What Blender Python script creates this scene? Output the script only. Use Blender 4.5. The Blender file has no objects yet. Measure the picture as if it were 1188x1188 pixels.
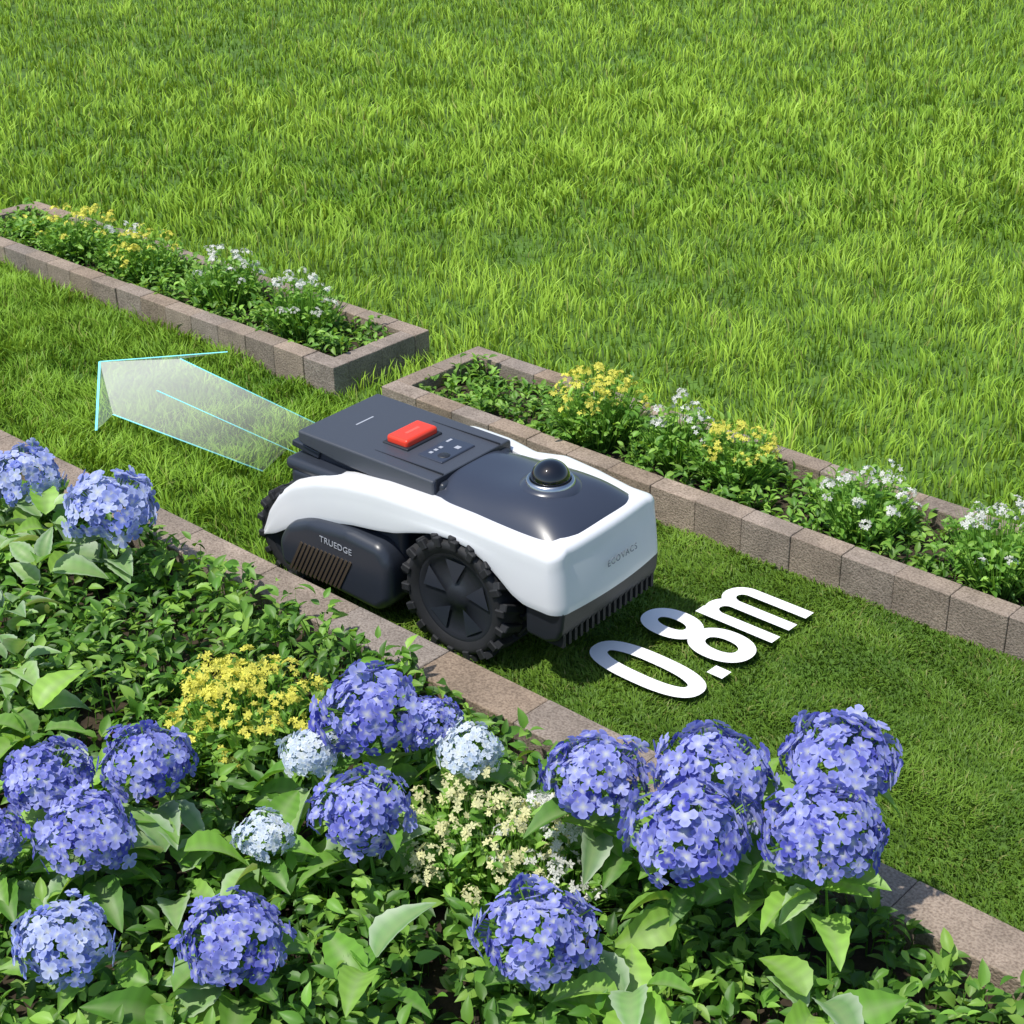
import bpy, bmesh, math, numpy as np
from mathutils import Vector, Matrix
rng=np.random.default_rng(7)
D=bpy.data
scene=bpy.context.scene
col=scene.collection

# ------------------------------------------------------------ materials
def new_mat(name):
    m=D.materials.new(name); m.use_nodes=True
    nt=m.node_tree
    return m,nt,nt.nodes["Principled BSDF"]
def simple(name,c,rough=.5,metal=0,spec=.5,noise=0,nscale=40,bump=0,bscale=300,coat=0):
    m,nt,b=new_mat(name)
    b.inputs["Roughness"].default_value=rough; b.inputs["Metallic"].default_value=metal
    b.inputs["Specular IOR Level"].default_value=spec; b.inputs["Coat Weight"].default_value=coat
    b.inputs["Base Color"].default_value=(*c,1)
    tc=nt.nodes.new("ShaderNodeTexCoord")
    if noise:
        n=nt.nodes.new("ShaderNodeTexNoise"); n.inputs["Scale"].default_value=nscale; n.inputs["Detail"].default_value=6
        r=nt.nodes.new("ShaderNodeValToRGB")
        r.color_ramp.elements[0].position=.3; r.color_ramp.elements[1].position=.7
        r.color_ramp.elements[0].color=(*[x*(1-noise) for x in c],1)
        r.color_ramp.elements[1].color=(*[min(1,x*(1+noise)) for x in c],1)
        nt.links.new(tc.outputs["Object"],n.inputs["Vector"]); nt.links.new(n.outputs["Fac"],r.inputs["Fac"])
        nt.links.new(r.outputs["Color"],b.inputs["Base Color"])
    if bump:
        n=nt.nodes.new("ShaderNodeTexNoise"); n.inputs["Scale"].default_value=bscale; n.inputs["Detail"].default_value=4
        bp=nt.nodes.new("ShaderNodeBump"); bp.inputs["Strength"].default_value=bump; bp.inputs["Distance"].default_value=.002
        nt.links.new(tc.outputs["Object"],n.inputs["Vector"]); nt.links.new(n.outputs["Fac"],bp.inputs["Height"]); nt.links.new(bp.outputs["Normal"],b.inputs["Normal"])
    return m
def foliage(name,transl=.35,rough=.45,gloss=.06,tboost=(1.5,1.3,.5),upn=0):
    m=D.materials.new(name); m.use_nodes=True; nt=m.node_tree; nt.nodes.clear()
    N=nt.nodes.new; L=nt.links.new
    a=N("ShaderNodeAttribute"); a.attribute_name="Col"
    d=N("ShaderNodeBsdfDiffuse"); t=N("ShaderNodeBsdfTranslucent"); g=N("ShaderNodeBsdfGlossy"); g.inputs["Roughness"].default_value=rough
    if upn:
        ge=N("ShaderNodeNewGeometry"); va=N("ShaderNodeVectorMath"); va.operation='ADD'; va.inputs[1].default_value=(0,0,upn)
        vn=N("ShaderNodeVectorMath"); vn.operation='NORMALIZE'; L(ge.outputs["Normal"],va.inputs[0]); L(va.outputs[0],vn.inputs[0]); L(vn.outputs[0],d.inputs["Normal"])
    mul=N("ShaderNodeMix"); mul.data_type='RGBA'; mul.blend_type='MULTIPLY'; mul.inputs[0].default_value=1; mul.inputs[7].default_value=(*tboost,1)
    L(a.outputs["Color"],d.inputs["Color"]); L(a.outputs["Color"],mul.inputs[6]); L(mul.outputs[2],t.inputs["Color"])
    m1=N("ShaderNodeMixShader"); m1.inputs[0].default_value=transl; L(d.outputs[0],m1.inputs[1]); L(t.outputs[0],m1.inputs[2])
    m2=N("ShaderNodeMixShader"); m2.inputs[0].default_value=gloss; L(m1.outputs[0],m2.inputs[1]); L(g.outputs[0],m2.inputs[2])
    o=N("ShaderNodeOutputMaterial"); L(m2.outputs[0],o.inputs[0])
    return m
M_grass=foliage("grass_blades",.32,.5,.02,(1.35,1.2,.6),1.3)
M_leaf=foliage("leaf",.32,.5,.035,upn=.35)
M_petal=foliage("petal",.3,.6,.01,(1.05,1.05,1.05),.2)

def mesh_from(name,V,F,mat=None,C=None,smooth=True,parent=None,fmat=None):
    me=D.meshes.new(name)
    V=np.asarray(V,dtype=np.float32)
    me.vertices.add(len(V)); me.vertices.foreach_set("co",V.ravel())
    if not isinstance(F,list): F=[F]
    Fs=[np.asarray(f,dtype=np.int32) for f in F if len(f)]
    loops=np.concatenate([f.ravel() for f in Fs]); sizes=np.concatenate([np.full(len(f),f.shape[1],dtype=np.int32) for f in Fs])
    me.loops.add(len(loops)); me.loops.foreach_set("vertex_index",loops)
    me.polygons.add(len(sizes)); st=np.concatenate([[0],np.cumsum(sizes)[:-1]]).astype(np.int32)
    me.polygons.foreach_set("loop_start",st); me.polygons.foreach_set("loop_total",sizes)
    me.update(calc_edges=True)
    if C is not None:
        ca=me.color_attributes.new("Col",'FLOAT_COLOR','POINT')
        cc=np.ones((len(V),4),dtype=np.float32); cc[:,:3]=C; ca.data.foreach_set("color",cc.ravel())
    me.polygons.foreach_set("use_smooth",np.full(len(sizes),smooth))
    if mat is not None:
        for mm in (mat if isinstance(mat,list) else [mat]): me.materials.append(mm)
    if fmat is not None: me.polygons.foreach_set("material_index",np.asarray(fmat,dtype=np.int32))
    me.validate()
    ob=D.objects.new(name,me); col.objects.link(ob)
    if parent: ob.parent=parent
    return ob

class Batch:
    """merge many transformed templates in one mesh"""
    def __init__(s): s.V=[];s.F={3:[],4:[],5:[],6:[]};s.C=[];s.n=0;s.M={3:[],4:[],5:[],6:[]}
    def add(s,tv,tf,mats,pos,scale,C,mat=0):
        k=len(pos); nv=len(tv)
        sc=np.asarray(scale); sc=sc[:,None,None] if sc.ndim==1 else sc[:,None,:]
        v=np.einsum('kij,knj->kni',mats,tv[None]*sc)+pos[:,None,:]
        s.V.append(v.reshape(-1,3))
        c=np.asarray(C); 
        if c.ndim==2: c=np.repeat(c[:,None,:],nv,1)
        s.C.append(c.reshape(-1,3))
        for f in tf:
            f=np.asarray(f); ff=f[None]+(np.arange(k)*nv)[:,None,None]+s.n
            ff=ff.reshape(-1,f.shape[1]); s.F[f.shape[1]].append(ff); s.M[f.shape[1]].append(np.full(len(ff),mat))
        s.n+=k*nv
    def build(s,name,mat,smooth=True,parent=None):
        F=[];fm=[]
        for k in s.F:
            if s.F[k]: F.append(np.concatenate(s.F[k])); fm.append(np.concatenate(s.M[k]))
        return mesh_from(name,np.concatenate(s.V),F,mat,np.concatenate(s.C),smooth,parent,np.concatenate(fm))

def rot_dirs(d,twist):
    d=d/np.linalg.norm(d,axis=1,keepdims=True)
    up=np.tile(np.array([0,0,1.]),(len(d),1)); par=np.abs(d[:,2])>.98; up[par]=[1,0,0]
    y=np.cross(up,d); y/=np.linalg.norm(y,axis=1,keepdims=True); z=np.cross(d,y)
    c,s=np.cos(twist)[:,None],np.sin(twist)[:,None]
    y2=c*y+s*z; z2=-s*y+c*z
    return np.stack([d,y2,z2],axis=2)
def rot_norm(n,twist):
    m=rot_dirs(n,twist)
    return np.stack([m[:,:,1],m[:,:,2],m[:,:,0]],axis=2)

def leaf_template(w=.45,rows=5,droop=.25,fold=.18,serr=0):
    V=[];F=[]
    ts=np.linspace(0,1,rows+1)
    for i,t in enumerate(ts):
        hw=w*.5*(math.sin(math.pi*min(1,t**.75))**.8 if 0<t<1 else 0.02)
        if serr and 0<t<1: hw*=1+serr*(1 if i%2 else -1)
        z=-droop*t*t+.06*math.sin(t*3)
        V+= [(t,-hw,z+fold*hw*1.2),(t,-hw*.5,z+fold*hw*.45),(t,0,z),(t,hw*.5,z+fold*hw*.45),(t,hw,z+fold*hw*1.2)]
    for i in range(rows):
        for j in range(4):
            a=i*5+j; F.append((a,a+5,a+6,a+1))
    return np.array(V),[np.array(F)]
LEAF_S=leaf_template(.5,4,.2,.35)
LEAF_L=leaf_template(.58,12,.42,.42,.05)
BLADE=(np.array([(0,-.5,0),(0,.5,0),(.5,.4,.0),(.5,-.4,.0),(1,0,-.0)]),[np.array([(0,1,2,3)]),np.array([(3,2,4)])])
def floret_template():
    V=[(0,0,0)];F=[]
    for k in range(4):
        a=k*math.pi/2
        pts=[(.28,-.30,.05),(.72,-.46,.12),(1.0,-.16,.06),(1.0,.16,.06),(.72,.46,.12),(.28,.30,.05)]
        b=len(V)
        mid=(.6,0,-.02); V.append((mid[0]*math.cos(a),mid[0]*math.sin(a),mid[2]))
        for p in pts:
            V.append((p[0]*math.cos(a)-p[1]*math.sin(a),p[0]*math.sin(a)+p[1]*math.cos(a),p[2]))
        ring=[0]+[b+1+i for i in range(6)]
        for i in range(7): F.append((b,ring[i],ring[(i+1)%7]))
    return np.array(V),[np.array(F)]
FLORET=floret_template()
def small_flower():
    V=[(0,0,0)];F=[]
    for k in range(5):
        a=k*2*math.pi/5
        b=len(V)
        for r,o,z in ((.6,-.5,.1),(1,0,.2),(.6,.5,.1)):
            V.append((r*math.cos(a+o),r*math.sin(a+o),z))
        F.append((0,b,b+1,b+2))
    return np.array(V),[np.array(F)]
SFLOWER=small_flower()

_g=rng.random((256,256))
def vnoise(x,y,s):
    x=np.asarray(x)*s+500.3; y=np.asarray(y)*s+500.7
    i=np.floor(x).astype(int); j=np.floor(y).astype(int); fx=x-i; fy=y-j
    fx=fx*fx*(3-2*fx); fy=fy*fy*(3-2*fy)
    g=lambda a,b:_g[a%256,b%256]
    return (g(i,j)*(1-fx)+g(i+1,j)*fx)*(1-fy)+(g(i,j+1)*(1-fx)+g(i+1,j+1)*fx)*fy

# ------------------------------------------------------------ ground
M_soil=simple("soil_dark",(.04,.028,.016),.95,noise=.5,nscale=60,bump=1,bscale=90)
M_ground=simple("lawn_ground",(.08,.16,.02),.95,noise=.45,nscale=9,bump=.6,bscale=60)
def box(name,x0,x1,y0,y1,z0,z1,mat,parent=None,bevel=0,seg=3):
    me=D.meshes.new(name); bm=bmesh.new(); bmesh.ops.create_cube(bm,size=1)
    for v in bm.verts:
        v.co=Vector(((x0+x1)/2+v.co.x*(x1-x0),(y0+y1)/2+v.co.y*(y1-y0),(z0+z1)/2+v.co.z*(z1-z0)))
    if bevel: bmesh.ops.bevel(bm,geom=bm.edges[:],offset=bevel,segments=seg,affect='EDGES',profile=.5)
    bm.to_mesh(me); bm.free()
    for p in me.polygons: p.use_smooth=bool(bevel)
    me.materials.append(mat); ob=D.objects.new(name,me); col.objects.link(ob)
    if parent: ob.parent=parent
    if bevel:
        md=ob.modifiers.new("wn",'WEIGHTED_NORMAL')
    return ob
mesh_from("ground",[(-150,-150,0),(150,-150,0),(150,150,0),(-150,150,0)],np.array([(0,1,2,3)]),M_ground)

# ------------------------------------------------------------ grass
def grass(name,P,h,w,lean,cdark,clight,tuft=1.0,dead=.03):
    n=len(P); x,y=P[:,0],P[:,1]
    big=vnoise(x,y,1.6); mid=vnoise(x+9,y+3,5); fin=vnoise(x-4,y+7,15)
    hh=h*(.5+.6*rng.random(n))*(1+tuft*(.6*(mid-.5)+.9*(fin-.5)+.25*(big-.5)))
    ang=vnoise(x+31,y-11,6)*4*math.pi+rng.normal(0,1.1,n)
    ln=lean*(.3+rng.random(n)*1.1)
    lx,ly=np.cos(ang)*ln,np.sin(ang)*ln
    fa=rng.random(n)*math.pi*2; wx,wy=np.cos(fa)*w*.5,np.sin(fa)*w*.5
    wv=.7+.6*rng.random(n); wx*=wv; wy*=wv
    V=np.zeros((n,5,3))
    V[:,0]=np.stack([x-wx,y-wy,0*x-.003],1); V[:,1]=np.stack([x+wx,y+wy,0*x-.003],1)
    mx=x+lx*hh*.38; my=y+ly*hh*.38; mz=hh*.6
    V[:,2]=np.stack([mx+wx*.8,my+wy*.8,mz],1); V[:,3]=np.stack([mx-wx*.8,my-wy*.8,mz],1)
    V[:,4]=np.stack([x+lx*hh*1.25,y+ly*hh*1.25,hh*np.clip(1-.25*ln,.3,1)],1)
    b=(np.arange(n)*5)[:,None]
    F4=b+np.array([[0,1,2,3]]); F3=b+np.array([[3,2,4]])
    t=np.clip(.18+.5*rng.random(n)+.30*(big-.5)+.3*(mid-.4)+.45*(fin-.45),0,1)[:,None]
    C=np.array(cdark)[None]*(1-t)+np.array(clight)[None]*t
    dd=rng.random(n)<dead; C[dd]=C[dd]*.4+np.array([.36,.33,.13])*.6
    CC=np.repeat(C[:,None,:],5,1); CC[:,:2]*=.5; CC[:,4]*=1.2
    return mesh_from(name,V.reshape(-1,3),[F4,F3],M_grass,CC.reshape(-1,3),True)
CAM=np.array([0,-1.8519]); FH=np.array([-.6792,.7340])
BX0,BX1,BX2=-5.05,-3.096,-2.908
Y0,Y1=.8,1.164
def inbed(P):
    yb=(P[:,1]>Y0-.01)&(P[:,1]<Y1+.01)
    return yb&(((P[:,0]<BX1+.01)&(P[:,0]>BX0-.01))|(P[:,0]>BX2-.01))
N=740000
P=np.stack([rng.uniform(-11.5,1.5,N),rng.uniform(.7,9.2,N)],1)
d=P-CAM; dist=np.hypot(d[:,0],d[:,1]); cosang=(d@FH)/dist
keep=(cosang>math.cos(math.radians(28)))&(dist<10.8)&~inbed(P)&((P[:,1]>Y0))
dens=np.clip(1-(dist-3.2)/7.2,.26,1)
keep&=rng.random(N)<dens
P=P[keep]; dist=dist[keep]
nr=dist<5.5
CD,CL=(.12,.27,.018),(.47,.71,.09)
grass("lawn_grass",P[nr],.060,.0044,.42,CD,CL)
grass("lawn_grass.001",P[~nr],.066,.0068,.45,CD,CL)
N=90000
P=np.stack([rng.uniform(-7,-2.1,N),rng.uniform(.0,Y0,N)],1)
edge=-2.42+.12*(vnoise(P[:,0],P[:,1],6)-.5)
P1=P[P[:,0]<edge]
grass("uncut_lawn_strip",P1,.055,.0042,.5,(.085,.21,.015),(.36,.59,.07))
N=150000
P=np.stack([rng.uniform(-2.6,.4,N),rng.uniform(.0,Y0,N)],1)
edge=-2.45+.12*(vnoise(P[:,0],P[:,1],6)-.5)
P2=P[P[:,0]>edge]
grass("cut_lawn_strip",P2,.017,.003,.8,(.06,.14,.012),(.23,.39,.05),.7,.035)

# ------------------------------------------------------------ stone borders
def stone_mat():
    m,nt,b=new_mat("border_stone"); N=nt.nodes.new; L=nt.links.new
    a=N("ShaderNodeAttribute"); a.attribute_name="Col"; tc=N("ShaderNodeTexCoord")
    n1=N("ShaderNodeTexNoise"); n1.inputs["Scale"].default_value=9; n1.inputs["Detail"].default_value=8; n1.inputs["Roughness"].default_value=.7
    n2=N("ShaderNodeTexNoise"); n2.inputs["Scale"].default_value=220; n2.inputs["Detail"].default_value=5
    r1=N("ShaderNodeValToRGB"); r1.color_ramp.elements[0].position=.3; r1.color_ramp.elements[0].color=(.60,.58,.55,1); r1.color_ramp.elements[1].position=.72; r1.color_ramp.elements[1].color=(1.2,1.16,1.12,1)
    r2=N("ShaderNodeValToRGB"); r2.color_ramp.elements[0].position=.32; r2.color_ramp.elements[0].color=(.6,.57,.55,1); r2.color_ramp.elements[1].position=.6; r2.color_ramp.elements[1].color=(1.1,1.1,1.1,1)
    L(tc.outputs["Object"],n1.inputs["Vector"]); L(tc.outputs["Object"],n2.inputs["Vector"]); L(n1.outputs["Fac"],r1.inputs["Fac"]); L(n2.outputs["Fac"],r2.inputs["Fac"])
    m1=N("ShaderNodeMix"); m1.data_type='RGBA'; m1.blend_type='MULTIPLY'; m1.inputs[0].default_value=1
    m2=N("ShaderNodeMix"); m2.data_type='RGBA'; m2.blend_type='MULTIPLY'; m2.inputs[0].default_value=1
    L(a.outputs["Color"],m1.inputs[6]); L(r1.outputs["Color"],m1.inputs[7]); L(m1.outputs[2],m2.inputs[6]); L(r2.outputs["Color"],m2.inputs[7]); L(m2.outputs[2],b.inputs["Base Color"])
    b.inputs["Roughness"].default_value=.9
    ad=N("ShaderNodeMath"); ad.operation='ADD'; L(n1.outputs["Fac"],ad.inputs[0]); L(n2.outputs["Fac"],ad.inputs[1])
    bp=N("ShaderNodeBump"); bp.inputs["Strength"].default_value=.75; bp.inputs["Distance"].default_value=.0035; L(ad.outputs[0],bp.inputs["Height"]); L(bp.outputs["Normal"],b.inputs["Normal"])
    return m
M_stone=stone_mat()
def bricks(name,runs):
    bm=bmesh.new(); lay=bm.verts.layers.float_color.new("Col")
    for (ax,a0,a1,c0,c1,z0,z1,L) in runs:
        n=max(1,round((a1-a0)/L)); 
        for i in range(n):
            s0=a0+(a1-a0)*i/n+.0005; s1=a0+(a1-a0)*(i+1)/n-.0005
            jz=rng.normal(0,.0006); jc=rng.normal(0,.0008)
            r=bmesh.ops.create_cube(bm,size=1); vs=r["verts"]
            for v in vs:
                a=(s0+s1)/2+v.co.x*(s1-s0); c=(c0+c1)/2+v.co.y*(c1-c0)+jc; z=(z0+z1)/2+v.co.z*(z1-z0)+jz
                v.co=Vector((a,c,z)) if ax=='x' else Vector((c,a,z))
            es=list({e for v in vs for e in v.link_edges})
            if ax=='y': bmesh.ops.reverse_faces(bm,faces=list({f for v in vs for f in v.link_faces}))
            rr=bmesh.ops.bevel(bm,geom=es,offset=.0024,segments=2,affect='EDGES',profile=.5)
            t=rng.normal(1,.08); w=rng.normal(0,.008)
            base=(.350*t+w,.288*t,.238*t-w,1)
            for f in rr["faces"]:
                for v in f.verts: v[lay]=base
            for v in rr["verts"]: v[lay]=base
    me=D.meshes.new(name); bm.to_mesh(me); bm.free(); me.materials.append(M_stone)
    ob=D.objects.new(name,me); col.objects.link(ob); return ob
HB=.09; T=.055
bricks("garden_border_wall",[('x',-8.13,1.12,-.097,0,-.03,HB,.25)])
def bedframe(name,x0,x1):
    bricks(name,[('x',x0,x1,Y0,Y0+T,-.03,HB,.125),('x',x0,x1,Y1-T,Y1,-.03,HB,.125),('y',Y0+T,Y1-T,x0,x0+T,-.03,HB,.125),('y',Y0+T,Y1-T,x1-T,x1,-.03,HB,.125)])
bedframe("raised_bed_border",BX0,BX1); bedframe("raised_bed_border",BX2,1.0)
box("bed_soil",BX0+T-.01,BX1-T+.01,Y0+T-.01,Y1-T+.01,-.02,.05,M_soil); box("bed_soil",BX2+T-.01,1-T+.01,Y0+T-.01,Y1-T+.01,-.02,.05,M_soil)
box("bed_soil",-9,3,-4.5,-.095,-.02,.04,M_soil)

# ------------------------------------------------------------ plants
GREENS=np.array([(.05,.14,.015),(.10,.25,.03),(.18,.38,.05),(.32,.54,.09)])
def green(n,lo=0,hi=1):
    t=rng.uniform(lo,hi,n)*(len(GREENS)-1); i=np.clip(t.astype(int),0,2); f=(t-i)[:,None]
    return (GREENS[i]*(1-f)+GREENS[i+1]*f)*rng.uniform(.85,1.15,(n,1))
def groundcover(name,P,zb,hmin,hmax,smin,smax,lo=.0,hi=1.,per=7):
    B=Batch(); k=len(P)*per
    base=np.repeat(P,per,0); H=np.repeat(rng.uniform(hmin,hmax,len(P))*(.6+.8*vnoise(P[:,0],P[:,1],7)),per)
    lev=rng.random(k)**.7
    az=rng.random(k)*2*math.pi; el=rng.normal(.35,.4,k)
    dirs=np.stack([np.cos(az)*np.cos(el),np.sin(az)*np.cos(el),np.sin(el)],1)
    pos=np.stack([base[:,0]+np.cos(az)*.006,base[:,1]+np.sin(az)*.006,zb+H*lev],1)
    m=rot_dirs(dirs,rng.normal(0,.4,k)); s=rng.uniform(smin,smax,k)
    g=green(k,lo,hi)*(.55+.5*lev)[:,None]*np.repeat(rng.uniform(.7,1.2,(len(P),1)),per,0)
    B.add(*LEAF_S,m,pos,s,g)
    n=len(P); sd=np.tile(np.array([[0,0,1.]]),(n,1))+rng.normal(0,.12,(n,3)); Hs=H[::per]
    B.add(*BLADE,rot_dirs(sd,rng.random(n)*6),np.stack([P[:,0],P[:,1],np.full(n,zb)],1),np.stack([Hs,np.full(n,.004),np.full(n,1)],1),green(n,0,.4))
    return B.build(name,M_leaf)
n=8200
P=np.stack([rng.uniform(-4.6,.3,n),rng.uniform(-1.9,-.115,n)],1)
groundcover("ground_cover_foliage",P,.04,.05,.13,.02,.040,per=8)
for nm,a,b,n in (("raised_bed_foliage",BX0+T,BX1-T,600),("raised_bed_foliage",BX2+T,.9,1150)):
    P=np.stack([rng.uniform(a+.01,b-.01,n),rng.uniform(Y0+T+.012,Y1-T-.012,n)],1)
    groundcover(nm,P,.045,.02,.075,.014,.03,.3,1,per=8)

def clump(name,x,y,z,r,h,fc,nleaf=260,nfl=160,fs=.008,up=1.0,leafw=.005):
    B=Batch()
    az=rng.random(nleaf)*2*math.pi; rr=r*.45*np.sqrt(rng.random(nleaf)); tilt=rng.uniform(0,.75,nleaf)*up
    base=np.stack([x+np.cos(az)*rr,y+np.sin(az)*rr,np.full(nleaf,z)],1)
    dirs=np.stack([np.cos(az)*np.sin(tilt),np.sin(az)*np.sin(tilt),np.cos(tilt)],1)
    L=h*rng.uniform(.5,1,nleaf)
    B.add(*BLADE,rot_dirs(dirs,rng.random(nleaf)*6.28),base,np.stack([L,np.full(nleaf,leafw),np.ones(nleaf)],1),green(nleaf,.1,.9))
    k=nleaf; i=rng.integers(0,nleaf,k); tt=rng.uniform(.3,1,k)
    pos=base[i]+dirs[i]*(L[i]*tt)[:,None]
    a2=rng.random(k)*6.28; e2=rng.normal(.4,.4,k); dd=np.stack([np.cos(a2)*np.cos(e2),np.sin(a2)*np.cos(e2),np.sin(e2)],1)
    B.add(*LEAF_S,rot_dirs(dd,rng.normal(0,.5,k)),pos,rng.uniform(.014,.028,k),green(k,.3,1))
    nc=max(6,nfl//9); az=rng.random(nc)*6.28; q=np.sqrt(rng.random(nc)); 
    cx=x+np.cos(az)*q*r*.95; cy=y+np.sin(az)*q*r*.95; cz=z+h*(1.02-.42*q*q)+rng.normal(0,.014,nc)
    stems=np.stack([cx,cy,cz],1); bs=np.stack([x+(cx-x)*.4,y+(cy-y)*.4,np.full(nc,z)],1); dv=stems-bs; ln=np.linalg.norm(dv,axis=1)
    B.add(*BLADE,rot_dirs(dv,rng.random(nc)*6),bs,np.stack([ln,np.full(nc,.0035),np.ones(nc)],1),green(nc,.3,.7))
    i=rng.integers(0,nc,nfl); off=rng.normal(0,1,(nfl,3)); off/=np.linalg.norm(off,axis=1,keepdims=True); off[:,2]=np.abs(off[:,2])*.9-.15
    pos=stems[i]+off*fs*rng.uniform(1.2,2.2,(nfl,1))
    c=np.array(fc)[None]*rng.uniform(.75,1.1,(nfl,1))
    B.add(*SFLOWER,rot_norm(off+np.array([0,0,.4]),rng.random(nfl)*6),pos,fs*rng.uniform(.6,1.1,nfl),c,mat=1)
    return B.build(name,[M_leaf,M_petal])
YEL=(.82,.78,.14); WHT=(.80,.80,.75); PY=(.82,.80,.44)
for (x,y,r,h,c,nm,nf) in [(-4.51,.97,.14,.15,YEL,"yellow_flower_plant",300),(-4.16,.98,.12,.15,YEL,"yellow_flower_plant",280),(-4.3,1.0,.08,.14,WHT,"white_flower_plant",80),
        (-3.77,.99,.12,.17,WHT,"white_flower_plant",240),(-3.41,.97,.11,.19,WHT,"white_flower_plant",220),
        (-2.31,.96,.12,.19,YEL,"yellow_flower_plant",480),(-2.08,.98,.085,.16,WHT,"white_flower_plant",180),(-1.93,.99,.10,.15,YEL,"yellow_flower_plant",340),
        (-1.57,.97,.115,.15,WHT,"white_flower_plant",260),(-1.24,.96,.12,.18,WHT,"white_flower_plant",260),(-.85,.98,.11,.16,YEL,"yellow_flower_plant",260),
        (-4.82,.98,.09,.07,YEL,"yellow_flower_plant",20)]:
    clump(nm,x,y,.045,r,h,c,nleaf=700,nfl=nf,fs=.0072,leafw=.0038)
for (x,y,r,h,c,nm,nf) in [(-1.96,-.43,.15,.16,YEL,"yellow_flower_plant",820),(-1.40,-.40,.15,.17,PY,"cream_flower_plant",560),(-1.30,-.34,.11,.17,WHT,"white_flower_plant",360)]:
    clump(nm,x,y,.04,r,h,c,nleaf=560,nfl=nf,fs=.0085,up=1.2)

BLUE=[(.11,.12,.55),(.47,.51,.94)]; LAV=[(.22,.28,.74),(.64,.71,.97)]; PALE=[(.56,.68,.87),(.86,.91,.95)]
def head(B,c,R,pal,n=130):
    c=np.array(c)-np.array([0,0,.008])
    i=np.arange(n)+.5; ph=np.arccos(1-i/n*1.24); th=math.pi*(1+5**.5)*i+rng.random()*6
    d=np.stack([np.cos(th)*np.sin(ph),np.sin(th)*np.sin(ph),np.cos(ph)],1)+rng.normal(0,.075,(n,3))
    d/=np.linalg.norm(d,axis=1,keepdims=True)
    a1,a2,a3=rng.random(3)*6
    lump=1+.10*np.sin(d[:,0]*5+a1)+.09*np.sin(d[:,1]*6+a2)+.05*np.sin(d[:,2]*9+a3)
    rad=R*lump*rng.uniform(.86,1.07,n)
    pos=c+d*rad[:,None]*np.array([1.05,1.05,.84])
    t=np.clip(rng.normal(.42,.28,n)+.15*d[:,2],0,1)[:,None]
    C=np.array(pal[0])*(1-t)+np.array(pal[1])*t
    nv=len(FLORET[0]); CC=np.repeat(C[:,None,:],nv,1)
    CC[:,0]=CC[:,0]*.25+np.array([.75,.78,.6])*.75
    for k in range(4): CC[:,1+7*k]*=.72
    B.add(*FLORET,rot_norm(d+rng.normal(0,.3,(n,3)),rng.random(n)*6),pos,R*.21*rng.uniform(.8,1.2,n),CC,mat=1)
    B.add(*BLADE,rot_dirs(-d,rng.random(n)*6),pos,np.stack([rad*.8,np.full(n,.003),np.ones(n)],1),green(n,.4,.9))
def bigleaves(B,c,n,l0,l1,zoff=(-.10,-.03),el=.1,rad=.02,lo=.2,hi=.95,pale=.12):
    az=np.arange(n)*2.4+rng.random()*6+rng.normal(0,.3,n); e=rng.normal(el,.3,n)
    d=np.stack([np.cos(az)*np.cos(e),np.sin(az)*np.cos(e),np.sin(e)],1)
    pos=np.array(c)+d*rad+np.stack([0*az,0*az,rng.uniform(*zoff,n)],1)
    g=green(n,lo,hi); nv=len(LEAF_L[0]); C=np.repeat(g[:,None,:],nv,1)
    ev=(np.arange(nv)//5)%2==0; C[:,ev]*=1.22
    p=rng.random(n)<pale
    ed=np.isin(np.arange(nv)%5,[0,4]); C[np.ix_(p,ed)]=C[np.ix_(p,ed)]*.3+np.array([.58,.66,.50])*.7
    C[p]=C[p]*.7+np.array([.36,.48,.36])*.3
    mid=np.arange(nv)%5==2; C[:,mid]=C[:,mid]*.5+np.array([.34,.46,.20])*.5
    B.add(*LEAF_L,rot_dirs(d,rng.normal(0,.35,n)),pos,rng.uniform(l0,l1,n),C)
def bush(name,heads,extra=[],pale=.12):
    B=Batch()
    for (x,y,z,R,pal) in heads:
        head(B,(x,y,z),R,pal)
        bigleaves(B,(x,y,z-R*.5),10,.055,.10,(-.11,.0),pale=pale)
        b=np.array([[x+rng.normal(0,.03),y-.02+rng.normal(0,.02),.04]]); dv=np.array([[x,y,z]])-b
        for tw in (0,1.57):
            B.add(*BLADE,rot_dirs(dv,np.array([tw])),b,np.array([[np.linalg.norm(dv),.008,1]]),green(1,.3,.5))
    for (x,y,z,n) in extra: bigleaves(B,(x,y,z),n,.06,.11,(-.08,.02),.35,pale=pale)
    return B.build(name,[M_leaf,M_petal])
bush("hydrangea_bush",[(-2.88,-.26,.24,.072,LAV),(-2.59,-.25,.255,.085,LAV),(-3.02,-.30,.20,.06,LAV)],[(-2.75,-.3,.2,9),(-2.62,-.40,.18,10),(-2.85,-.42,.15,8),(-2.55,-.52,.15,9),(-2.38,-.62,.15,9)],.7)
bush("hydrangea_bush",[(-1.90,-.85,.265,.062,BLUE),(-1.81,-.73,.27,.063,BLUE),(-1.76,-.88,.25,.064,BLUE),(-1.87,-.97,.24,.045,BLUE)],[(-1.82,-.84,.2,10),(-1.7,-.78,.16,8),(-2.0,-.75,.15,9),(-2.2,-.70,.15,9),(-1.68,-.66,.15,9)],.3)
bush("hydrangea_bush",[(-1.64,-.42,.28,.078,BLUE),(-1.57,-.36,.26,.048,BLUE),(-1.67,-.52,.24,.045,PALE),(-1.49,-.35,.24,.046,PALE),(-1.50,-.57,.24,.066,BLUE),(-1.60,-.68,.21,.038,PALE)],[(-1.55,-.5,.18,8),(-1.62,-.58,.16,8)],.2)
bush("hydrangea_bush",[(-1.24,-.34,.30,.068,BLUE)],[(-1.2,-.32,.22,6)])
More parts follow.
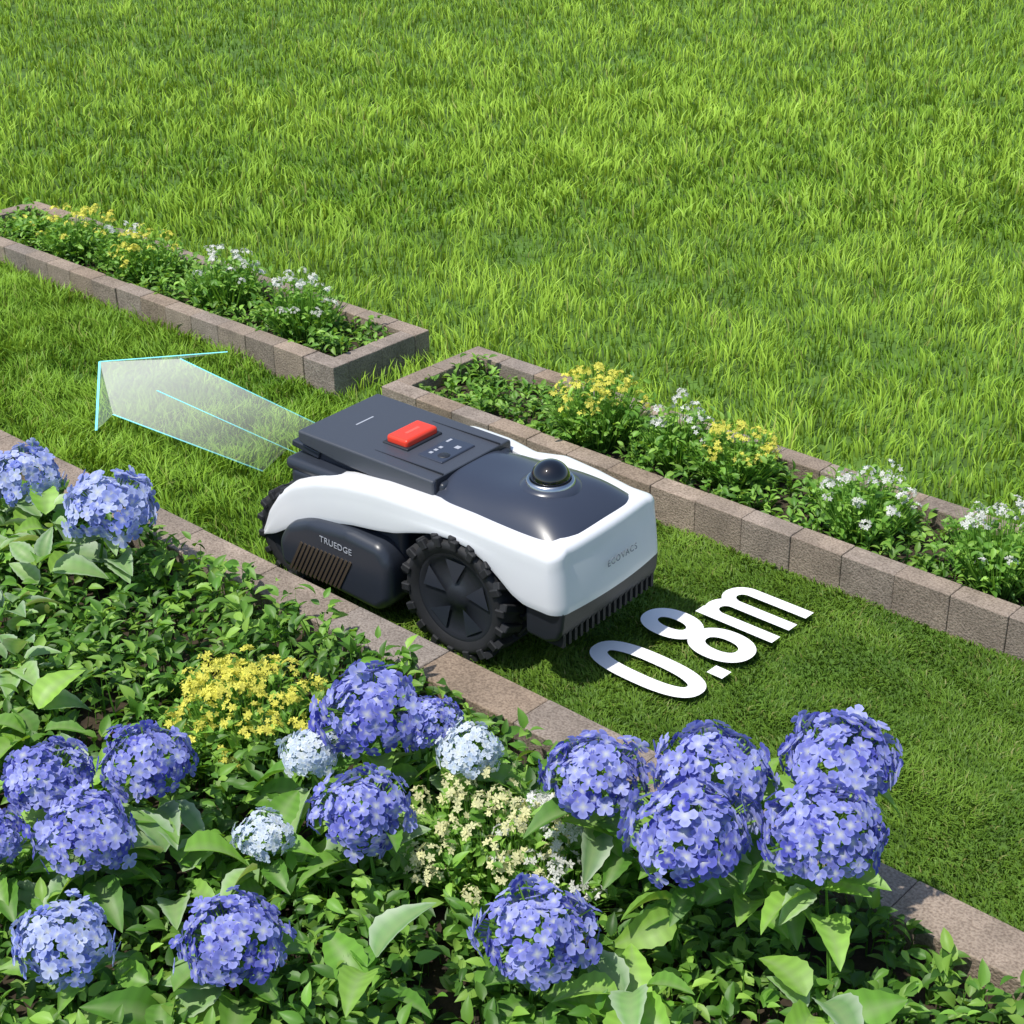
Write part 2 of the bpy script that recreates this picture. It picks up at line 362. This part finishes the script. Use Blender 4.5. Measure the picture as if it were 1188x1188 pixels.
bush("hydrangea_bush",[(-1.09,-.26,.335,.073,BLUE),(-1.04,-.38,.325,.080,BLUE),(-.955,-.135,.355,.076,BLUE),(-.89,-.28,.345,.072,BLUE)],[(-1.0,-.25,.27,10),(-.98,-.3,.24,8),(-1.06,-.2,.26,6)])
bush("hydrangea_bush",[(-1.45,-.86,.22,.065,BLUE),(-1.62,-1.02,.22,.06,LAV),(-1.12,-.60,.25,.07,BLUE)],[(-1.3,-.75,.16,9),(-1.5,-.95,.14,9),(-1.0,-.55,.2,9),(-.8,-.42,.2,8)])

# ------------------------------------------------------------ robot mower
rob=D.objects.new("robot_lawn_mower",None); col.objects.link(rob)
rob.location=(-2.141,.2533,.006); rob.rotation_euler=(0,0,math.radians(3.5))
W_white=simple("white_plastic",(.79,.80,.83),.34,noise=.02,nscale=5,coat=.15)
W_deck=simple("slate_plastic",(.058,.065,.083),.42,bump=.15,bscale=900)
W_nose=simple("navy_slate_plastic",(.038,.046,.070),.3,coat=.2)
W_dark=simple("dark_plastic",(.018,.021,.028),.45,bump=.2,bscale=500)
W_rub=simple("rubber",(.014,.015,.018),.7,noise=.3,nscale=30)
W_box=simple("graphite_plastic",(.030,.036,.050),.34)
W_red=simple("red_button",(.80,.055,.025),.35)
W_sil=simple("brushed_metal",(.55,.57,.6),.25,metal=1)
W_glass=simple("black_glass",(.004,.004,.006),.03,coat=1)
W_ico=simple("icon_grey",(.40,.42,.47),.5)
W_log=simple("logo_grey",(.20,.22,.26),.5)
W_vent=simple("bronze_mesh",(.07,.052,.036),.5)

def interp(x,xs,ys): return float(np.interp(x,xs,ys))
def zt_side(X,far):
    z=interp(X,[-.385,-.36,-.32,-.27,-.20,-.13,-.03,.08,.2,.30,.40],[.095,.155,.205,.245,.274,.291,.302,.304,.303,.300,.298])
    if far: z+=interp(X,[-.3,-.14,-.05,.05,.12,.20,.28,.36],[0,.0,.020,.016,.004,.018,.012,.0])
    return z
def zl_side(X): return interp(X,[-.385,-.34,-.28,-.19,-.10,-.03,.02,.06,.11,.16,.21,.25,.285,.315,.345,.37,.42],[.080,.10,.137,.180,.200,.210,.220,.234,.249,.254,.250,.234,.210,.186,.173,.172,.172])
# each station: outer plan point, inner plan point, top z, low z, roundover depth, top inset
HWB=.174; FX=.437; Rc=.034; XC=FX-Rc; IW=.118; IX=.380; RI=.012
st=[]
def side(X,s):
    hw=HWB-.012*max(0,(-.2-X)/.175)**2
    return ((X,s*hw),(min(X,IX-RI),s*(hw-.056)),zt_side(X,s>0),zl_side(X),.036,.006)
def corner(a,s):
    t=math.radians(a); k=a/90
    return ((XC+Rc*math.sin(t),s*((HWB-Rc)+Rc*math.cos(t))),(IX-RI+RI*math.sin(t),s*((IW-RI)+RI*math.cos(t))),.298+.005*k,.172+.001*k,.036-.008*k,.006+.014*k)
xsn=np.linspace(-.385,XC,66)
for X in xsn: st.append(side(X,-1))
for a in np.linspace(0,90,10)[1:-1]: st.append(corner(a,-1))
for Y in np.linspace(-(HWB-Rc),HWB-Rc,17):
    q=1-(Y/(HWB-Rc))**2
    st.append(((FX+.010*q,Y),(IX+.004*q,Y*(IW-RI)/(HWB-Rc)),.303+.002*q,.173,.028,.020))
for a in np.linspace(90,0,10)[1:-1]: st.append(corner(a,1))
for X in xsn[::-1]: st.append(side(X,1))
V=[];na=10;nb=6;ns=na+nb
for (po,pi_,zt,zl,Dp,ln) in st:
    po=np.array(po);pi_=np.array(pi_); Lx=np.linalg.norm(po-pi_); u=(pi_-po)/Lx
    Dp=min(Dp,(zt-zl)*.7)
    for i in range(na):
        t=(i/(na-1))*math.pi/2; e=2/3.9
        ins=(Lx-ln)*(1-math.sin(t)**e)+ln; z=zt-Dp*(1-math.cos(t)**e if t<math.pi/2-1e-6 else 1)
        p=po+u*ins; V.append((p[0],p[1],z))
    for j in range(1,nb+1):
        k=j/nb; z=(zt-Dp)*(1-k)+zl*k
        p=po+u*(ln*(1-k)+.005*k*k); V.append((p[0],p[1],z))
F=[(a*ns+b,a*ns+b+1,(a+1)*ns+b+1,(a+1)*ns+b) for a in range(len(st)-1) for b in range(ns-1)]
sh=mesh_from("white_shell",V,np.array(F),W_white,parent=rob)
so=sh.modifiers.new("s",'SOLIDIFY'); so.thickness=.006; so.offset=-1
bv=sh.modifiers.new("b",'BEVEL'); bv.width=.0015; bv.segments=2; bv.limit_method='ANGLE'

box("inner_body",-.345,.395,-.06,.06,.075,.285,W_dark,rob,.02)
box("underbody_rear",-.34,-.28,-.09,.09,.08,.20,W_dark,rob,.025)
box("upper_side_body",-.31,.30,-.146,.146,.256,.285,W_box,rob,.013)
box("mid_body",-.30,.02,-.146,.146,.12,.27,W_box,rob,.02)
def prism(name,pts,y0,y1,mat,bevel=.006,seg=3):
    me=D.meshes.new(name); bm=bmesh.new()
    a=[bm.verts.new((p[0],y0,p[1])) for p in pts]; b=[bm.verts.new((p[0],y1,p[1])) for p in pts]
    bm.faces.new(a); bm.faces.new(b[::-1])
    for i in range(len(pts)):
        j=(i+1)%len(pts); bm.faces.new((a[j],a[i],b[i],b[j]))
    bmesh.ops.recalc_face_normals(bm,faces=bm.faces[:])
    if bevel: bmesh.ops.bevel(bm,geom=bm.edges[:],offset=bevel,segments=seg,affect='EDGES',profile=.5)
    bm.to_mesh(me); bm.free()
    for p in me.polygons: p.use_smooth=True
    me.materials.append(mat); ob=D.objects.new(name,me); col.objects.link(ob); ob.parent=rob
    ob.modifiers.new("wn",'WEIGHTED_NORMAL'); return ob
prism("deck_support",[(-.25,.262),(.10,.262),(.10,.325),(-.25,.325)],-.108,.108,W_box,.01)
prism("deck_plate",[(-.288,.318),(-.27,.312),(-.18,.300),(.085,.288),(.085,.334),(-.288,.342)],-.122,.122,W_deck,.005)
prism("rear_flap",[(-.318,.296),(-.24,.286),(-.235,.302),(-.315,.310)],-.114,.114,W_box,.003)
V=[];nx_,ny_=40,29
for i in range(nx_):
    x=.085+(.412-.085)*i/(nx_-1)
    k=max(0,(x-.24)/.172); hw=.137*(1-.22*k**7)-.011*math.exp(-((x-.085)/.03)**2)
    zt=.334+.010*math.exp(-((x-.278)/.075)**2)-.034*max(0,(x-.318)/.094)**2.0
    for j in range(ny_):
        s=-1+2*j/(ny_-1); s=math.copysign(abs(s)**.75,s)
        crown=(1-abs(s)**3.6)
        if i==nx_-1: crown*=.3
        z=.293+(zt-.293)*crown
        V.append((x,s*hw,z))
F=[(i*ny_+j,(i+1)*ny_+j,(i+1)*ny_+j+1,i*ny_+j+1) for i in range(nx_-1) for j in range(ny_-1)]
mesh_from("nose_cover",V,np.array(F),W_nose,parent=rob)
box("deck_seam",.0835,.087,-.112,.112,.30,.3355,W_dark,rob)
for s in (-1,1): box("deck_side_seam",-.10,.083,s*.088-.0009,s*.088+.0009,.33,.3382,W_dark,rob)
def lathe(name,prof,loc,mat,seg=48,axis='z'):
    V=[];n=len(prof)
    for i in range(seg):
        a=2*math.pi*i/seg
        for r,z in prof:
            if axis=='z': V.append((loc[0]+r*math.cos(a),loc[1]+r*math.sin(a),loc[2]+z))
            else: V.append((loc[0]+r*math.cos(a),loc[1]+z,loc[2]+r*math.sin(a)))
    F=[(i*n+j,((i+1)%seg)*n+j,((i+1)%seg)*n+j+1,i*n+j+1) for i in range(seg) for j in range(n-1)]
    if axis!='z': F=[f[::-1] for f in F]
    return mesh_from(name,V,np.array(F),mat,parent=rob)
dx=.280
lathe("lidar_collar",[(.062,.0),(.058,.006),(.050,.009),(.047,.010)],(dx,0,.337),W_nose)
lathe("lidar_ring",[(.049,.006),(.048,.013),(.045,.016),(.041,.016),(.040,.010)],(dx,0,.338),W_sil)
prof=[(.039*math.cos(t),.016+.036*math.sin(t)) for t in np.linspace(-.3,math.pi/2,18)]
prof[-1]=(.0001,prof[-1][1])
lathe("lidar_dome",prof,(dx,0,.338),W_glass)
box("stop_button",-.106,-.048,-.048,.048,.336,.356,W_red,rob,.007,4)
box("button_recess",-.112,-.042,-.054,.054,.328,.3415,W_dark,rob,.003)
box("button_mark",-.080,-.072,-.02,.02,.3555,.3563,simple("red_light",(.85,.12,.08),.4),rob)
box("display_panel",-.018,.048,-.052,.052,.328,.3385,W_nose,rob,.003)
for i,(x,y,a,c) in enumerate([(.0,-.03,.004,.004),(.0,-.015,.004,.004),(.0,.0,.004,.004),(-.008,.035,.003,.008),(.028,.02,.006,.006)]):
    box("display_icon",x-a,x+a,y-c,y+c,.3382,.3390,W_ico,rob)
lathe("display_button",[(.0001,.0030),(.011,.0028),(.013,.0015),(.013,0)],(.03,-.025,.337),W_dark)
box("deck_logo",-.213,-.209,-.026,.026,.3390,.3406,W_ico,rob)
prism("front_bumper",[(.34,.104),(.39,.100),(.418,.112),(.427,.134),(.431,.180),(.34,.180)],-.160,.160,W_dark,.010)
cv=np.array([(x,y,z) for x in(-.5,.5) for y in(-.5,.5) for z in(-.5,.5)]); cf=[np.array([(0,1,3,2),(4,6,7,5),(0,4,5,1),(2,3,7,6),(0,2,6,4),(1,5,7,3)])]
B=Batch(); k=17; ys=np.linspace(-.145,.145,k)
B.add(cv,cf,np.tile(np.eye(3),(k,1,1)),np.stack([np.full(k,.404),ys,np.full(k,.116)],1),np.tile([[.04,.008,.040]],(k,1)),np.zeros((k,3)))
B.build("bumper_ribs",W_rub,False,rob)
def text(name,body,size,mat,loc,rot,parent,offset=0,ext=.0004,sx=1,sp=1.0):
    cu=D.curves.new(name,'FONT'); cu.body=body; cu.size=size; cu.extrude=ext; cu.offset=offset; cu.space_character=sp
    cu.align_x='CENTER' if parent else 'LEFT'
    ob=D.objects.new(name,cu); col.objects.link(ob); cu.materials.append(mat); ob.location=loc; ob.rotation_euler=rot; ob.scale=(sx,1,1)
    if parent: ob.parent=parent
    return ob
text("front_logo","ECOVACS",.018,W_log,(.4425,.014,.226),(math.radians(82),0,math.radians(90)),rob,sp=1.3)
def wheel(name,x,y,z,Rw,wd,s,nl=17,off=0):
    hw=wd/2
    lathe(name+"_tire",[(Rw*.70,-hw*.86),(Rw*.80,-hw),(Rw*.88,-hw),(Rw*.91,-hw*.8),(Rw*.92,0),(Rw*.91,hw*.8),(Rw*.88,hw),(Rw*.80,hw),(Rw*.70,hw*.86)],(x,y,z),W_rub,64,'y')
    lathe(name+"_hub",[(.0001,s*hw*.80),(Rw*.18,s*hw*.82),(Rw*.20,s*hw*.74),(Rw*.62,s*hw*.76),(Rw*.66,s*hw*.86),(Rw*.72,s*hw*.84)],(x,y,z),W_dark,64,'y')
    B=Batch()
    lug=cv.copy()
    for row,(yo,tw) in enumerate(((-hw*.5,.45),(hw*.5,-.45))):
        a=np.arange(nl)*2*math.pi/nl+row*math.pi/nl+off
        m=[];p=[]
        for t in a:
            ra=np.array([math.cos(t),0,math.sin(t)]); ta=np.array([-math.sin(t),0,math.cos(t)]); yy=np.array([0,1,0])
            ta2=ta*math.cos(tw)+yy*math.sin(tw); y2=-ta*math.sin(tw)+yy*math.cos(tw)
            m.append(np.stack([ra,y2,ta2],1)); p.append(np.array([x,y+yo,z])+ra*Rw*.945)
        B.add(lug,cf,np.array(m),np.array(p),np.tile([[Rw*.13,hw*1.08,Rw*.12]],(nl,1)),np.zeros((nl,3)))
    a=np.arange(nl)*2*math.pi/nl+off+(math.pi/nl if s>0 else 0); m=[];p=[]
    for t in a:
        ra=np.array([math.cos(t),0,math.sin(t)]); ta=np.array([-math.sin(t),0,math.cos(t)]); yy=np.array([0,1,0])
        m.append(np.stack([ra,yy,ta],1)); p.append(np.array([x,y+s*hw*.98,z])+ra*Rw*.90)
    B.add(lug,cf,np.array(m),np.array(p),np.tile([[Rw*.16,.012,Rw*.12]],(nl,1)),np.zeros((nl,3)))
    o=B.build(name+"_lugs",W_rub,False,rob); o.modifiers.new("b",'BEVEL').width=.002
    V=[];F=[]
    for k in range(5):
        a=k*2*math.pi/5+off+.3
        b=len(V)
        for (r,da) in ((.20,0),(.62,-.42),(.62,.20)):
            V.append((x+Rw*r*math.cos(a+da),y+s*hw*.83,z+Rw*r*math.sin(a+da)))
        F+= [(b,b+1,b+2)]
    o=mesh_from(name+"_hub_panels",V,np.array(F),W_box,parent=rob,smooth=False)
for s in (-1,1):
    wheel("front_wheel",.174,s*.122,.127,.135,.110,s,18,.1 if s<0 else .25)
    wheel("rear_wheel",-.292,s*.118,.102,.110,.07,s,16,.2)
prism("side_trimmer_cover",[(-.300,.05),(-.02,.03),(.016,.06),(.020,.150),(-.005,.188),(-.10,.196),(-.21,.184),(-.275,.155),(-.305,.11)],-.192,-.10,W_box,.022,6)
B=Batch(); k=13
B.add(cv,cf,np.tile(np.array([[math.cos(.5),0,math.sin(.5)],[0,1,0],[-math.sin(.5),0,math.cos(.5)]]),(k,1,1)),np.stack([np.linspace(-.245,-.105,k),np.full(k,-.1925),np.full(k,.092)],1),np.tile([[.006,.004,.085]],(k,1)),np.zeros((k,3)))
B.build("trimmer_vents",W_vent,False,rob)
text("trimmer_label","TRUEDGE",.020,W_ico,(-.125,-.1935,.148),(math.radians(90),math.radians(3),0),rob,sp=1.05)
prism("side_trimmer_mirror",[(-.305,.05),(-.02,.03),(.015,.06),(.015,.15),(-.01,.178),(-.22,.172),(-.31,.11)],.10,.165,W_dark,.016,4)

# ------------------------------------------------------------ lawn marking and arrow
W_mark=simple("marking_white",(.93,.93,.93),.85)
mV=[];mF=[];zz=[.0215]
S0=.222; XB=-1.492
def stroke(path,w,closed=False):
    """flat ribbon following a path; path in (reading, up) metres"""
    p=np.array(path,float); n=len(p)
    if closed: tg=np.roll(p,-1,0)-np.roll(p,1,0)
    else: tg=np.gradient(p,axis=0)
    tg/=np.linalg.norm(tg,axis=1,keepdims=True); nn=np.stack([-tg[:,1],tg[:,0]],1)*w/2
    b=len(mV); zz[0]+=.0006
    for a,c in zip(p+nn,p-nn):
        mV.append((XB-a[1],S0+a[0],zz[0])); mV.append((XB-c[1],S0+c[0],zz[0]))
    for i in range(n if closed else n-1):
        j=(i+1)%n; mF.append((b+2*i,b+2*i+1,b+2*j+1,b+2*j))
W_=.035
def ring(cx,cy,rx,ry,e=2.3,n=64):
    o=[]
    for i in range(n):
        t=2*math.pi*i/n; c,s=math.cos(t),math.sin(t)
        o.append((cx+rx*math.copysign(abs(c)**(2/e),c),cy+ry*math.copysign(abs(s)**(2/e),s)))
    return o
H=.262
stroke(ring(.056,H/2,.056-W_/2,H/2-W_/2,2.5),W_,True)
stroke([(.136,0),(.136,.036)],.031)
stroke(ring(.218,.071,.056-W_/2,.071-W_/2,2.2),W_,True)
stroke(ring(.218,.194,.051-W_/2,.068-W_/2,2.2),W_,True)
xh=.187; m0=.302; mw=.060
stroke([(m0,0),(m0,xh)],.030)
for k in (0,1):
    cx=m0+mw*k+mw/2
    arc=[(cx+mw/2*math.cos(t)*1.0,xh-.015-.032+.032*math.sin(t)) for t in np.linspace(math.pi*.93,0,14)]
    stroke(arc+[(cx+mw/2,.10),(cx+mw/2,.05),(cx+mw/2,0)],.030)
mesh_from("lawn_distance_marking",mV,np.array(mF),W_mark,smooth=False)

arrow=D.objects.new("direction_arrow",None); col.objects.link(arrow)
def glowmat(name,c,e,alpha,fade=None):
    m,nt,b=new_mat(name); b.inputs["Base Color"].default_value=(*c,1); b.inputs["Emission Color"].default_value=(*c,1); b.inputs["Emission Strength"].default_value=e; b.inputs["Alpha"].default_value=alpha; b.inputs["Roughness"].default_value=.6
    if fade:
        tc=nt.nodes.new("ShaderNodeTexCoord"); sx=nt.nodes.new("ShaderNodeSeparateXYZ"); mr=nt.nodes.new("ShaderNodeMapRange")
        mr.inputs[1].default_value=fade[0]; mr.inputs[2].default_value=fade[1]; mr.inputs[3].default_value=fade[2]; mr.inputs[4].default_value=fade[3]
        nt.links.new(tc.outputs["Object"],sx.inputs[0]); nt.links.new(sx.outputs[0],mr.inputs[0]); nt.links.new(mr.outputs[0],b.inputs["Alpha"])
    return m
A_f=glowmat("arrow_film",(.92,.95,.86),.10,.3,(-3.45,-2.8,.42,.04)); A_e=glowmat("arrow_edge",(.25,.85,.95),.6,.8,(-3.5,-2.75,.85,.15))
z=.09
tip=(-3.61,.42); w1=(-3.40,.69); w2=(-3.24,.15); a1=(-3.46,.575); a2=(-3.29,.235); e1=(-2.86,.53); e2=(-2.75,.27)
def quad(name,pts,mat):
    return mesh_from(name,[(p[0],p[1],z) for p in pts],np.array([tuple(range(len(pts)))]),mat,parent=arrow,smooth=False)
quad("arrow_body",[tip,a2,e2,e1,a1],A_f)
A_w=glowmat("arrow_film_light",(.8,.95,.9),.08,.12)
quad("arrow_wing",[tip,a1,w1],A_w); quad("arrow_wing",[tip,w2,a2],A_w)
def line(p,q,w=.003):
    p=np.array([*p,z+.001]);q=np.array([*q,z+.001]); d=(q-p); L=np.linalg.norm(d); nn=np.array([-d[1],d[0],0])/L*w
    mesh_from("arrow_edge",[p-nn,p+nn,q+nn,q-nn],np.array([(0,3,2,1)]),A_e,parent=arrow,smooth=False)
line(tip,w1);line(tip,w2);line(a1,e1,.002);line(a2,e2,.0025);line((-3.33,.40),(-2.75,.385),.002)

# ------------------------------------------------------------ light, sky, camera
v=Vector((-.14,-.48,1.1)).normalized()
sun=D.lights.new("sun",'SUN'); sun.energy=4.3; sun.angle=math.radians(.9); sun.color=(1,.96,.88)
so=D.objects.new("sun",sun); col.objects.link(so); so.rotation_euler=v.to_track_quat('Z','Y').to_euler()
w=D.worlds.new("World"); scene.world=w; w.use_nodes=True; nt=w.node_tree
sk=nt.nodes.new("ShaderNodeTexSky"); sk.sky_type='NISHITA'; sk.sun_disc=False; sk.sun_elevation=math.asin(v.z); sk.sun_rotation=math.atan2(v.x,v.y)
nt.links.new(sk.outputs[0],nt.nodes["Background"].inputs[0]); nt.nodes["Background"].inputs[1].default_value=.15
cam=D.cameras.new("camera"); co=D.objects.new("camera",cam); col.objects.link(co)
R=Vector((.7393,.6733,-.0153)); U=Vector((-.3008,.3504,.8870)); Fw=Vector((-.6025,.6511,-.4615))
mt=Matrix.Identity(4)
for i in range(3): mt[i][0]=R[i]; mt[i][1]=U[i]; mt[i][2]=-Fw[i]
mt[0][3]=0; mt[1][3]=-1.8519; mt[2][3]=1.7545
co.matrix_world=mt
cam.sensor_width=36; cam.lens=1899.56/1188*36; cam.clip_end=500; cam.clip_start=.05
scene.camera=co
scene.view_settings.view_transform='Standard'; scene.view_settings.look='None'; scene.view_settings.exposure=0
